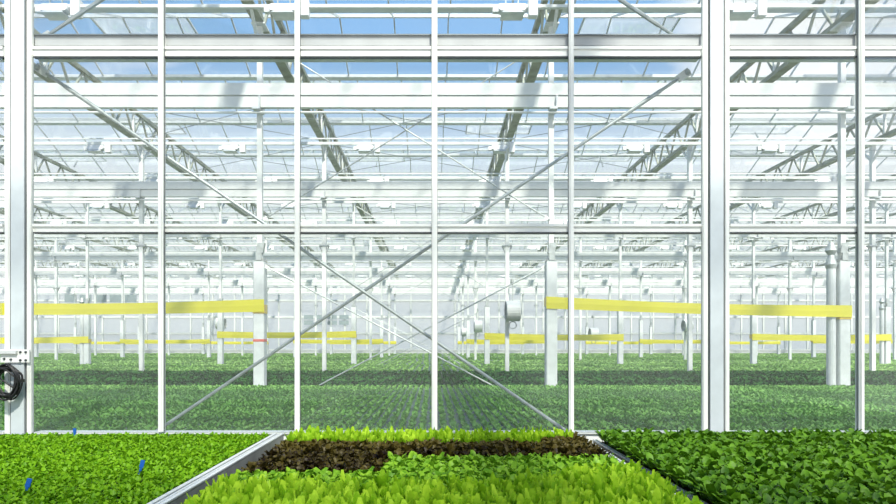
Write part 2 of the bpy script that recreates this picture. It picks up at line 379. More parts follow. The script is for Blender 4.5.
for k, d in enumerate(LAMPD):
    hw = halfw(d); y = d*D0; z = EYE+683*S
    rh = 0.022 if k == 0 else 0.035
    if k == 0: z -= 0.05
    r1 = MB().box(-hw, hw, -0.03, 0.03, z-rh, z+rh).mesh('rail', 'white')
    r2 = MB().tube([(-hw, 0.02, z+0.13), (hw, 0.02, z+0.13)], 0.02, 6).mesh('upper_tube', 'white')
    thing('lamp_rail', 'white lamp rail crossing under the roof, %s of the rails counted from the glass wall' % ORD[k], 'rail', (0, y, 0), [('rail', r1), ('upper_tube', r2)], 'lamp rails across the hall')
    off = -290 if k == 0 else -222
    lx = [off+456*i for i in range(-20, 21)]
    lx = [X for X in lx if -20 < xs(X, d) < 916]
    for i, X in enumerate(lx):
        thing('grow_lamp', 'white grow lamp with box ballast, %s lamp rail from the glass, %s from left' % (ORD[k], ORD[i]), 'lamp', (X*S-0.06, y, EYE+(672 if k == 0 else 668)*S), lp, 'grow lamps on the lamp rails')

# roof gutters and glazed spans
SP = 0.695
gd = [2.0 + SP*k for k in range(-5, 15)]
for k, d in enumerate(gd):
    hw = halfw(max(d, 2.0)+0.7); y = d*D0
    zg, zr = EYE+H_GUT*S, EYE+H_RIDGE*S
    u = MB().box(-hw, hw, -0.09, 0.09, zg-0.02, zg).box(-hw, hw, -0.10, -0.085, zg-0.02, zg+0.05).box(-hw, hw, 0.085, 0.10, zg-0.02, zg+0.05)
    if d > 2.2:
        o = obj('roof_gutter', u.mesh('roof_gutter', 'alu'), None, (0, y, 0)); tag(o, 'long aluminium roof gutter across the hall, %s gutter beyond the glass wall' % ORD[sum(1 for q in gd[:k] if q > 2.2)], 'gutter', 'roof gutters', 'thing')
    else:
        o = obj('trim_%d' % (k+1), u.mesh('gutter', 'alu'), None, (0, y, 0)); tag(o, 'aluminium roof gutter over the near bay, number %s from the back' % ORD[k], 'gutter', kind='structure')
    h = SP*D0
    ym = h/2
    g1 = MB().add([(-hw,0.11,zg+0.05),(hw,0.11,zg+0.05),(hw,ym,zr),(-hw,ym,zr)], [(0,1,2,3)]).mesh('glass_slope', 'g_roof')
    g2 = MB().add([(-hw,ym,zr),(hw,ym,zr),(hw,h-0.11,zg+0.05),(-hw,h-0.11,zg+0.05)], [(0,1,2,3)]).mesh('glass_slope', 'g_roof')
    rd = MB().box(-hw, hw, ym-0.025, ym+0.025, zr-0.03, zr+0.05).mesh('ridge', 'alu')
    b1 = MB(); b2 = MB()
    st = 1.24; nb = int(hw/st)
    for i in range(-nb, nb+1):
        x = i*st+0.35
        b1.bar((x,0.11,zg+0.03),(x,ym,zr-0.02),0.028,0.045); b2.bar((x,ym,zr-0.02),(x,h-0.11,zg+0.03),0.028,0.045)
    ce = obj('ceiling' if k == 0 else 'ceiling.%03d' % k, rd, None, (0, y, 0))
    tag(ce, 'glazed ridge roof span, %s counted from the near end' % ORD[k], 'roof', kind='structure')
    obj('glass_slope', g1, ce); obj('glass_slope', g2, ce)
    obj('glazing_bars', b1.mesh('glazing_bars', 'alu'), ce); obj('glazing_bars', b2.mesh('glazing_bars', 'alu'), ce)
# added roof vents; white panes stand in for cloud reflected in roof glass
def vent(X, d, label, wd=2.2):
    y = d*D0 + SP*D0/2; zr = EYE+H_RIDGE*S
    L = 1.1; a = math.radians(6)
    y1, z1 = L*math.cos(a), -L*math.sin(a)
    pane = MB().add([(-wd/2,0,0.03),(wd/2,0,0.03),(wd/2,y1,z1+0.03),(-wd/2,y1,z1+0.03)], [(0,1,2,3)]).mesh('pane', 'g_vent')
    fr = MB().bar((-wd/2,0,0.03),(-wd/2,y1,z1+0.03),0.04,0.05).bar((wd/2,0,0.03),(wd/2,y1,z1+0.03),0.04,0.05).bar((-wd/2,y1,z1+0.03),(wd/2,y1,z1+0.03),0.04,0.05).mesh('frame', 'alu')
    st = MB().bar((0,y1*0.9,z1+0.02),(0,0.75,-0.42),0.04,0.04).mesh('strut', 'galv')
    thing('cloud_white_vent', label, 'vent', (X*S, y, zr), [('pane', pane), ('frame', fr), ('strut', st)], 'added roof vents with cloud-white panes')
vi = 0
for d_, Xl in ((gd[6], [610, 1420, -900]), (gd[7], [-500, 1000, 1700]), (gd[8], [300, 1500, -1300]), (gd[9], [-300, 900, 2100, -1900])):
    for X in sorted(Xl):
        vent(X, d_, 'added roof vent with cloud-white pane, %s counting from nearest roof span, left to right' % ORD[vi]); vi += 1

# thin wires under the roof
wi_ = 0
for k in range(1, 7):
    for j, (fr_, H) in enumerate(((0.25, 735), (0.55, 735), (0.8, 735))):
        d = 2.0 + SP*(k-1) + SP*fr_; hw = halfw(d)
        o = obj('screen_wire', MB().tube([(-hw,0,0),(hw,0,0)], 0.006, 5).mesh('screen_wire', 'wire'), None, (0, d*D0, EYE+H*S))
        tag(o, 'thin steel wire stretched across under the roof, %s from the glass wall' % ORD[wi_], 'wire', 'screen wires under the roof', 'thing'); wi_ += 1
# crossing roof cables, lying in the roof plane
ci = 0
for d in (2.4+0.71, 3.82, 5.24):
    for n in (-1, 0, 1):
        for s_ in (0, 1):
            a = (XP(n)*S, 0, 0.0); b = (XP(n+1)*S, SP*D0*0.95, 0.0)
            if s_: a, b = (b[0], a[1], 0.02), (a[0], b[1], 0.02)
            o = obj('roof_cable', MB().tube([a, b], 0.009, 5).mesh('roof_cable', 'wire'), None, (0, d*D0, EYE+(769 if s_ else 771)*S))
            tag(o, 'thin diagonal roof cable, %s set from the glass, bay %s from left, %s' % (ORD[ci//6], ORD[n+1], ('rising right', 'rising left')[s_]), 'cable', 'crossing roof cables', 'thing'); ci += 1

# ------------------------------------------------------------------ columns and posts of the hall
zc = EYE+199*S; zt = EYE+766*S
hb = 0.097
cm_base = MB().box(-hb, hb, -hb, hb, 0, zc, 0.012).mesh('concrete_base', 'concrete')
cm_shaft = MB().box(-0.045, 0.045, -0.045, 0.045, zc+0.05, zt).mesh('steel_shaft', 'white')
cm_cap = MB().box(-0.09, 0.09, -0.09, 0.09, zc, zc+0.025).box(-0.05, 0.05, -0.10, -0.07, zc+0.02, zc+0.16).box(-0.07, 0.07, -0.05, 0.05, zc+0.025, zc+0.06).mesh('cap_plate', 'galv')
cm_gus = MB().add([(-0.06,-0.06,zc+0.16),(0.06,-0.06,zc+0.16),(0.09,-0.06,zc+0.34),(-0.03,-0.06,zc+0.34),(-0.06,0.05,zc+0.16),(0.06,0.05,zc+0.16),(0.09,0.05,zc+0.34),(-0.03,0.05,zc+0.34)],
                   [(0,1,2,3),(7,6,5,4),(0,4,5,1),(1,5,6,2),(2,6,7,3),(3,7,4,0)]).mesh('slanted_gusset', 'galv')
cm_brk = MB().box(-0.07, 0.07, -0.26, -0.045, EYE+554*S, EYE+560*S).box(0.045, 0.07, -0.26, 0.05, EYE+554*S, EYE+586*S).mesh('beam_bracket', 'alu')
cm_head = MB().box(-0.12, 0.12, -0.14, 0.14, zt-0.03, zt).bar((0,0.05,zt-0.45),(0,0.55,zt+0.03),0.05,0.05).bar((0,-0.05,zt-0.45),(0,-0.55,zt+0.03),0.05,0.05).mesh('head_bracket', 'white')
sm_shaft = MB().box(-0.055, 0.055, -0.055, 0.055, 0, zt).mesh('steel_shaft', 'white')
sm_foot = MB().box(-0.11, 0.11, -0.11, 0.11, 0, 0.02).mesh('foot_plate', 'galv')
sm_tee = MB().box(-0.14, 0.14, -0.07, 0.07, EYE+375*S, EYE+381*S).bar((-0.055,0,EYE+352*S),(-0.13,0,EYE+375*S),0.03,0.03).bar((0.055,0,EYE+352*S),(0.13,0,EYE+375*S),0.03,0.03).mesh('tee_bracket', 'galv')
band = MB().box(-hb-0.003, hb+0.003, -hb-0.003, hb+0.003, EYE+8*S, EYE+14*S).mesh('red_band', 'red')
for k, d in enumerate(ROWS):
    ns = [n for n in range(-8, 10) if -25 < xs(XP(n), d) < 921]
    for i, n in enumerate(ns):
        loc = (XP(n)*S, d*D0, 0)
        if k % 2 == 0:
            lb = 'white concrete column under steel post, %s post row past the glass, %s from left' % (ORD[k], ORD[i])
            pr = [('concrete_base', cm_base), ('steel_shaft', cm_shaft), ('cap_plate', cm_cap, [('slanted_gusset', cm_gus)]), ('beam_bracket', cm_brk), ('head_bracket', cm_head)]
            if k == 0 and n == 0: pr.append(('red_band', band)); lb = 'white concrete column with a red band around it, under a steel post'
            thing('concrete_column', lb, 'column', loc, pr, 'concrete columns of the hall')
        else:
            thing('steel_post', 'slim white steel post in the crop, %s post row past the glass, %s from left' % (ORD[k], ORD[i]), 'post', loc,
                  [('steel_shaft', sm_shaft), ('foot_plate', sm_foot), ('tee_bracket', sm_tee), ('beam_bracket', cm_brk), ('head_bracket', cm_head)], 'slim steel posts of the hall')
# downpipes with funnels beside some columns
dp = MB().lathe([(0.001,0),(0.075,0),(0.075,zc-0.1),(0.001,zc-0.1)], (0,0,0), 'z', 14).mesh('pipe', 'concrete', False)
fn = MB().lathe([(0.08,zc-0.12),(0.10,zc-0.05),(0.05,zc+0.12),(0.10,zc+0.2),(0.03,zc+0.36)], (0,0,0), 'z', 14).mesh('funnel', 'galv', False)
for k, n, lb in ((0, 2, 'pale downpipe with grey funnel beside the nearest right-hand concrete column'), (2, 4, 'pale downpipe with grey funnel beside a further column at the right edge'),
                 (2, -2, 'pale downpipe with grey funnel beside a further column at the left edge')):
    thing('downpipe', lb, 'pipe', (XP(n)*S-0.205, ROWS[k]*D0-0.02, 0), [('pipe', dp), ('funnel', fn)], 'downpipes beside columns')
# braces between the middle columns, row by row
for k in (0, 2, 4):
    d = ROWS[k]; y = d*D0
    for j, (Xa, Ha, Xb, Hb, wd) in enumerate(((-410, 732, 278, 300, 'upper brace sloping down right'), (278, 732, -410, 300, 'upper brace sloping down left'),
                                            (-404, 190, 272, -165, 'lower brace sloping down right'), (272, 190, -404, -165, 'lower brace sloping down left'))):
        brace(Xa, Ha, Xb, Hb, 'thin %s between the middle columns, %s column row past the glass' % (wd, ORD[k//2]), y=y+(0.03 if j % 2 else -0.03), r=0.012, pl=(k == 0), group='braces between the middle columns')
# yellow sticky ribbons
def ribbon(k, n, HL, HR, label, hgt=0.225):
    d = ROWS[k]; y = d*D0; a, b = XP(n)*S, XP(n+1)*S; c = (a+b)/2
    nseg = 24; hw = (b-a)/2
    m = MB(); vs = []; fs = []
    for i in range(nseg+1):
        t = i/nseg; x = -hw-hb-0.006 + (2*hw+2*hb+0.012)*t; z = EYE+(HL+(HR-HL)*t)*S - 0.03*math.sin(math.pi*t); hh = hgt*(0.5-0.06*math.sin(math.pi*t))
        yy = -hb-0.012-0.012*math.sin(9*t)
        vs += [(x, yy-0.002, z-hh), (x, yy-0.010, z), (x, yy-0.002, z+hh), (x, yy+0.004, z+hh), (x, yy-0.004, z), (x, yy+0.004, z-hh)]
    for i in range(nseg):
        for q in range(6):
            r = (q+1) % 6; fs.append((i*6+q, i*6+r, i*6+6+r, i*6+6+q))
    fs += [(5,4,3,2,1,0), tuple(nseg*6+q for q in range(6))]
    parts = [('strip', m.add(vs, fs).mesh('strip', 'ribbon'))]
    for sx, H, dz in ((-1, HL, 0.02), (1, HR, -0.06)):
        z = EYE+H*S+dz
        parts.append(('wrapped_end', MB().box(sx*hw-hb-0.008, sx*hw+hb+0.008, -hb-0.008, hb+0.008, z-0.08, z+0.08).mesh('wrapped_end', 'ribbon_end')))
    thing('sticky_ribbon', label, 'ribbon', (c, y, 0), parts, 'yellow sticky ribbons strung between columns')
ribbon(0, -1, 86, 94, 'wide yellow sticky ribbon stretched to the column with the red band')
ribbon(0, 1, 101, 80, 'wide yellow sticky ribbon between the two nearest columns right of the middle', 0.215)
for (k, n, HL, HR) in ((2, -3, 28, 28), (2, -1, 54, 56), (2, 1, 46, 40), (2, 3, 42, 40), (4, -5, 30, 30), (4, -3, 30, 30), (4, -1, 30, 32), (4, 1, 30, 30), (4, 3, 30, 30), (4, 5, 30, 30), (6, -5, 26, 26), (6, -3, 26, 26), (6, -1, 26, 26), (6, 1, 26, 26), (6, 3, 26, 26), (6, 5, 26, 26)):
    if -20 < xs(XP(n+1), ROWS[k]) and xs(XP(n), ROWS[k]) < 916:
        idx = [q for q in range(-9, 11, 2) if -20 < xs(XP(q+1), ROWS[k]) and xs(XP(q), ROWS[k]) < 916].index(n)
        ribbon(k, n, HL, HR, 'yellow sticky ribbon between columns, %s column row past the glass, %s from left' % (ORD[k//2], ORD[idx]), 0.26)
# circulation fans hung on the slim posts
def fan_parts():
    R = 0.29
    dr = MB().lathe([(R*0.93,-0.2),(R,-0.18),(R,0.18),(R*0.93,0.2),(R*0.86,0.2),(R*0.86,-0.19)], (0,0,0), 'x', 24)
    dr.f = dr.f[:-2]
    for k in range(24): dr.f.append((k, (k+1)%24, 5*24+(k+1)%24, 5*24+k))
    drum = dr.mesh('drum', 'fan', False)
    g = MB()
    for x in (-0.2, 0.2):
        for r in (0.08, 0.15, 0.22, 0.27):
            g.tube([(x, r*math.cos(2*math.pi*i/20), r*math.sin(2*math.pi*i/20)) for i in range(20)], 0.005, 4, closed=True)
        for q in range(6):
            g.tube([(x, 0.02*math.cos(q*1.047), 0.02*math.sin(q*1.047)), (x, R*0.93*math.cos(q*1.047), R*0.93*math.sin(q*1.047))], 0.006, 4)
    gu = g.mesh('guard', 'fangrey')
    hub = MB().lathe([(0.001,-0.12),(0.07,-0.12),(0.09,-0.08),(0.09,0.08),(0.05,0.12),(0.001,0.12)], (0,0,0), 'x', 14).mesh('motor', 'fangrey')
    bl = MB()
    for q in range(5):
        a = q*2*math.pi/5; u = np.array((0, math.cos(a), math.sin(a))); w_ = np.array((0, -math.sin(a), math.cos(a)))
        vs = []
        for t in (0, 1):
            for rr, wd in ((0.07, 0.05), (0.24, 0.08)):
                for s_ in (-1, 1): vs.append(u*rr + w_*wd*s_ + np.array((0.03*s_+t*0.008, 0, 0)))
        bl.add(vs, [(0,1,3,2),(6,7,5,4),(0,4,5,1),(2,3,7,6),(0,2,6,4),(1,5,7,3)])
    blades = bl.mesh('blades', 'fangrey')
    hg = MB().box(-0.012, 0.012, -0.02, 0.02, R, 0.85).box(-0.03, 0.03, -0.03, 0.31, 0.8, 0.9).mesh('hanger', 'galv')
    ring = MB()
    ring.tube([(0.0, 0.10*math.cos(2*math.pi*i/20)*0.2, -R-0.11+0.1*math.sin(2*math.pi*i/20)) if False else (0.10*math.cos(2*math.pi*i/20), 0.0, -R-0.11+0.1*math.sin(2*math.pi*i/20)) for i in range(20)], 0.013, 6, closed=True)
    rg = ring.mesh('cable_loop', 'fangrey')
    return [('drum', drum, [('guard', gu)]), ('motor', hub, [('blades', blades)]), ('hanger', hg), ('cable_loop', rg)]
fp = fan_parts()
for d, X, H, lb in ((3.84, 300, 128, 'round white circulation fan with a cable loop, hung on slim post near the middle'),
                    (6.68, 298, 122, 'second white circulation fan down the same post line right of the middle'),
                    (9.52, 296, 122, 'third white circulation fan, small in the distance, right of the middle'),
                    (6.68, -1400, 140, 'white circulation fan far back in the left half, behind the red-banded column'),
                    (6.68, 1393+285, 128, 'white circulation fan far back in the right half of the hall'),
                    (6.68, 1060, 75, 'white circulation fan low beside a slim post, right of the nearest right ribbon start')):
    thing('circulation_fan', lb, 'fan', (X*S, d*D0-0.36, EYE+H*S), fp, 'hanging circulation fans')

# ------------------------------------------------------------------ leaves and plants
def leaf(L, W, th0, th1, prof, fold=0.25, ruf=0.0, az=0.0, segs=4, base=(0,0,0), cup=0.0):
    """blade of length L bending from th0 to th1 off vertical; prof gives the half width along it"""
    vs = []; p = np.zeros(3); n = len(prof)-1
    rr = random.random()*6
    for i in range(n+1):
        t = i/n; th = th0+(th1-th0)*t
        if i: p = p + L/n*np.array((math.sin(th), 0, math.cos(th)))
        nrm = np.array((-math.cos(th), 0, math.sin(th))); w_ = W/2*prof[i]
        for sgn in (-1, 0, 1):
            q = p + np.array((0, sgn*w_, 0)) + (nrm*(fold*w_ + cup*w_ + ruf*math.sin(rr+sgn*2+i*2.3)) if sgn else 0)
            vs.append(q)
    fs = []
    for i in range(n):
        for c in range(2):
            a = i*3+c; fs.append((a, a+1, a+4, a+3))
    c_, s_ = math.cos(az), math.sin(az)
    return [(v[0]*c_-v[1]*s_+base[0], v[0]*s_+v[1]*c_+base[1], v[2]+base[2]) for v in vs], fs
PR = {'romaine': [0.35, 0.62, 0.92, 1.0, 0.82, 0.35], 'spoon': [0.08, 0.09, 0.13, 0.62, 0.93, 1.0, 0.86, 0.42], 'round': [0.1, 0.14, 0.75, 1.0, 0.92, 0.45], 'oak': [0.3, 0.9, 0.62, 1.0, 0.6], 'baby': [0.3, 0.85, 1.0, 0.5], 'simple': [0.35, 1.0, 0.35]}
def plant(kind):
    m = MB(); ga = 2.399963; a0 = random.random()*6
    R = random.uniform
    if kind == 'romaine':
        for i in range(10):
            t = i/9; L = R(.075,.112)*(1-0.25*t)
            m.add(*leaf(L, R(.024,.034), 0.03+0.2*t+R(-.06,.1), 0.05+0.5*t+R(-.12,.2), PR['romaine'], 0.3, .002, a0+i*ga, base=(0.009*math.cos(a0+i*ga),0.009*math.sin(a0+i*ga),0)))
    elif kind == 'red':
        for i in range(12):
            t = i/11; L = R(.045,.075)
            m.add(*leaf(L, R(.022,.034), 0.1+0.5*t+R(-.1,.1), 0.5+1.0*t+R(-.2,.3), PR['oak'], 0.3, .005, a0+i*ga))
    elif kind == 'green':
        for i in range(10):
            t = i/9; L = R(.04,.068)
            m.add(*leaf(L, R(.024,.036), 0.1+0.4*t+R(-.1,.1), 0.7+0.9*t+R(-.2,.3), PR['round'], 0.2, .002, a0+i*ga, cup=.1))
    elif kind == 'spinach':
        for i in range(9):
            t = i/8; L = R(.065,.105)
            m.add(*leaf(L, R(.028,.038), 0.05+0.2*t+R(-.08,.1), 0.6+1.0*t+R(-.3,.3), PR['spoon'], 0.12, .002, a0+i*ga, cup=.12))
    elif kind == 'baby':
        for i in range(7):
            t = i/6; L = R(.026,.042)
            m.add(*leaf(L, R(.015,.022), 0.1+0.4*t+R(-.1,.1), 0.5+0.8*t+R(-.2,.3), PR['baby'], 0.25, .0015, a0+i*ga))
    elif kind == 'field':
        for i in range(6):
            L = R(.05,.075)
            m.add(*leaf(L, R(.034,.046), 0.2+R(-.1,.3), 0.7+R(-.2,.5), PR['simple'], 0.2, .0, a0+i*ga))
    return m
def plantset(kind, mat, n=6):
    return [plant(kind).mesh(kind + '_plant', mat, True) for _ in range(n)]
def scatter_mesh(name, mat, kind, pts, smin=0.85, smax=1.15, nvar=5, zs=1.0):
    """many plants of one bed in one mesh"""
    var = [plant(kind) for _ in range(nvar)]
    V, F = [], []; off = 0
    va = [np.array(p.v) for p in var]; fa = [np.array(p.f) for p in var]
    pts = np.array(pts); idx = np.random.randint(0, nvar, len(pts)); ang = np.random.rand(len(pts))*6.283; sc = smin+(smax-smin)*np.random.rand(len(pts))
    for k in range(nvar):
        sel = np.where(idx == k)[0]
        if not len(sel): continue
        v = va[k]; c, s_ = np.cos(ang[sel])[:,None], np.sin(ang[sel])[:,None]; s1 = sc[sel][:,None]
        x = (v[None,:,0]*c - v[None,:,1]*s_)*s1 + pts[sel,0][:,None]
        y = (v[None,:,0]*s_ + v[None,:,1]*c)*s1 + pts[sel,1][:,None]
        z = v[None,:,2]*s1*zs + pts[sel,2][:,None]
        V.append(np.stack([x,y,z], -1).reshape(-1,3))
        o = off + np.arange(len(sel))*len(v)
        F.append((fa[k][None]+o[:,None,None]).reshape(-1,4)); off += len(sel)*len(v)
    V = np.concatenate(V); F = np.concatenate(F)
    me = bpy.data.meshes.new(name); me.vertices.add(len(V)); me.vertices.foreach_set('co', V.astype(np.float32).ravel())
    me.loops.add(F.size); me.loops.foreach_set('vertex_index', F.astype(np.int32).ravel())
    me.polygons.add(len(F)); me.polygons.foreach_set('loop_start', np.arange(0, F.size, 4, dtype=np.int32))
    me.polygons.foreach_set('use_smooth', np.ones(len(F), bool)); me.materials.append(M[mat]); me.update(calc_edges=True); me.validate()
    return me
def individuals(name, meshes, pts, label, cat, group, smin=0.85, smax=1.15):
    src = []
    for me in meshes: src.append(None)
    for (x, y, z) in pts:
        k = random.randrange(len(meshes))
        if src[k] is None:
            o = obj(name, meshes[k]); tag(o, label, cat, group, 'thing'); src[k] = o
        else:
            o = src[k].copy(); COL.objects.link(o)
        s_ = random.uniform(smin, smax)
        o.location = (x, y, z); o.rotation_euler = (random.uniform(-.1,.1), random.uniform(-.1,.1), random.random()*6.283); o.scale = (s_, s_, s_*random.uniform(.92,1.08))
def grid(x0, x1, y0, y1, sp, z, jit=0.25, keep=None):
    out = []; ny = max(1, int(round((y1-y0)/sp))); nx = max(1, int(round((x1-x0)/sp)))
    for j in range(ny):
        for i in range(nx):
            x = x0+(i+0.5+random.uniform(-jit,jit))*(x1-x0)/nx; y = y0+(j+0.5+random.uniform(-jit,jit))*(y1-y0)/ny
            if keep is None or keep(x, y): out.append((x, y, z))
    return out
def near_view(x, y): return -260 < 433 + x/S/(y/D0) < 1150
def inview(x, y, m=0.1): 
    px = 433 + x/S/(y/D0)
    return -25 < px < 921

# ------------------------------------------------------------------ foreground benches
ZR = EYE-85*S             # rail top
def bench(x0, x1, y0, y1, zr, zsoil, label, rail_l=0.07, rail_r=0.07, matr='alu', group='foreground growing benches', zrl=None):
    c = (x0+x1)/2; parts = []
    def side(xa, xb, zt_):
        m = MB()
        wdt = xb-xa
        m.box(xa, xa+wdt*0.3, y0, y1, zt_-0.012, zt_).box(xb-wdt*0.3, xb, y0, y1, zt_-0.012, zt_).box(xa+wdt*0.42, xa+wdt*0.58, y0, y1, zt_-0.012, zt_-0.003)
        m.v = [(v[0]-c, v[1], v[2]) for v in m.v]
        return m.mesh('rail_cap', matr)
    for xa, xb, zr in ((x0, x0+rail_l, zrl or zr), (x1-rail_r, x1, zr)):
        parts.append(('side_rail', MB().box(xa-c, xb-c, y0, y1, zr-0.13, zr-0.008).mesh('side_rail', 'sideplate'), [('rail_cap', side(xa, xb, zr))]))
    parts.append(('end_rail', MB().box(x0-c+rail_l, x1-c-rail_r, y1-0.04, y1, zr-0.13, zr-0.022).mesh('end_rail', matr)))
    parts.append(('end_rail', MB().box(x0-c+rail_l, x1-c-rail_r, y0, y0+0.04, zr-0.13, zr-0.022).mesh('end_rail', matr)))
    parts.append(('tray', MB().box(x0-c+rail_l, x1-c-rail_r, y0+0.04, y1-0.04, zsoil-0.06, zsoil-0.012).mesh('tray', 'tray')))
    parts.append(('substrate', MB().box(x0-c+rail_l+0.004, x1-c-rail_r-0.004, y0+0.045, y1-0.045, zsoil-0.012, zsoil).mesh('substrate', 'soil')))
    for lx in (x0-c+0.3, x1-c-0.3):
        for ly in (y0+0.3, (y0+y1)/2, y1-0.3):
            parts.append(('leg', MB().box(lx-0.025, lx+0.025, ly-0.025, ly+0.025, 0, zsoil-0.06).mesh('leg', 'galv')))
    return thing('growing_bench', label, 'bench', (c, 0, 0), parts, group)
BY0, BY1 = 1.75, 4.34
bench(-4.3, -1.08, BY0, BY1, ZR, ZR-0.03, 'left growing bench with broad aluminium edge, full of small bright lettuce')
bench(-1.0, 1.075, BY0, BY1, ZR-0.02, ZR-0.055, 'middle growing bench holding bands of light, red and green lettuce', 0.02, 0.045, zrl=ZR-0.075)
bench(1.155, 4.5, BY0, BY1, ZR-0.045, ZR-0.055, 'right growing bench holding dense dark green leafy plants', 0.03, 0.03)
YN = 2.18
# left bench
zl = ZR-0.03
pts = grid(-4.2, -1.165, YN, 4.325, 0.036, zl, 0.3, near_view); pts.sort(key=lambda p: (not inview(p[0], p[1]), p[1]))
bs = plantset('baby', 'baby', 7)
individuals('baby_lettuce', bs, pts[:300], 'tiny bright green lettuce plant in the nearer rows of the left bench', 'lettuce', 'baby lettuces nearest on the left bench', .85, 1.2)
o = obj('baby_lettuce_bed', scatter_mesh('baby_lettuce_bed', 'baby', 'baby', pts[300:], .85, 1.2)); tag(o, 'mass of tiny bright green lettuce covering the back of the left bench', 'lettuce', kind='stuff')
# middle bench bands
zm = ZR-0.052
def far_rom(x, y): return y > 3.95 and x < (0.74 if y < 4.12 else 0.98)
def front_rom(x, y): return y < 2.68 or (x > 0.45 and y < 2.68+0.6*(x-0.3))
def red(x, y): return not far_rom(x, y) and not front_rom(x, y) and (y > 3.47 or (x < -0.26 and y > 3.06))
def grn(x, y): return not far_rom(x, y) and not front_rom(x, y) and not red(x, y)
x0, x1 = -0.97, 1.02
def band(name, bed, kind, mat, keep, sp, lab_near, lab_rest, cat, group, smin, smax, nv=6, y0=2.16, xa=x0, xb=x1):
    pts = grid(xa, xb, y0, 4.29, sp, zm, 0.28, lambda x, y: keep(x, y) and near_view(x, y)); pts.sort(key=lambda p: (not inview(p[0], p[1]), p[1] if p[1] > 2.3 else 10-p[1]))
    individuals(name, plantset(kind, mat, nv), pts[:300], lab_near, cat, group, smin, smax)
    if len(pts) > 300:
        o = obj(bed, scatter_mesh(bed, mat, kind, pts[300:], smin, smax)); tag(o, lab_rest, cat, kind='stuff')
band('romaine_lettuce', 'romaine_bed', 'romaine', 'romaine', front_rom, 0.060, 'upright yellow-green romaine lettuce at the near end of the middle bench', 'remaining yellow-green romaine behind the nearest rows of the middle bench', 'lettuce', 'romaine lettuces at the near end of the middle bench', .95, 1.3)
band('far_romaine', 'far_romaine_bed', 'romaine', 'romaine', far_rom, 0.058, 'upright yellow-green romaine lettuce in the band along the far end of the middle bench', 'rest of the yellow-green romaine band by the glass on the middle bench', 'lettuce', 'romaine lettuces at the far end of the middle bench', .85, 1.15)  # far band is the same romaine plant and leaf colour as the near end
band('red_lettuce', 'red_lettuce_bed', 'red', 'red_leaf', red, 0.05, 'dark brown-red lettuce in the nearer rows of the dark band of the middle bench', 'rest of the dark brown-red lettuce band, further back on the middle bench', 'lettuce', 'red lettuces of the middle bench', .95, 1.25)
band('green_lettuce', 'green_lettuce_bed', 'green', 'green', grn, 0.047, 'round-leaved mid green lettuce just behind the near romaine of the middle bench', 'rest of the mid green lettuce in front of the red band', 'lettuce', 'green lettuces of the middle bench', .95, 1.3)
band('spinach_plant', 'spinach_bed', 'spinach', 'spinach', lambda x, y: True, 0.052, 'dark green round-leaved plant in the nearer rows of the right bench', 'mass of dark green round leaves covering the back of the right bench', 'leafy plant', 'dark leafy plants nearest on the right bench', .9, 1.2, 7, YN, 1.175, 4.4)
# blue stakes
for x, y, lb, tilt in ((-2.52, 4.22, 'blue plastic stake at the far edge of the left bench by the glass', 0.0), (-1.50, 3.06, 'small blue plastic stake leaning in lettuce close to the bench edge', 0.25), (-1.80, 2.64, 'blue plastic stake leaning in the nearest part of the left bench', 0.3)):
    m = MB().box(-0.006, 0.006, -0.002, 0.002, 0, 0.075).box(-0.010, 0.010, -0.003, 0.003, 0.045, 0.082)
    o = obj('plant_stake', m.mesh('plant_stake', 'blue'), None, (x, y, zl), (0, tilt, 0.2)); tag(o, lb, 'stake', 'blue stakes in the left bench', 'thing')

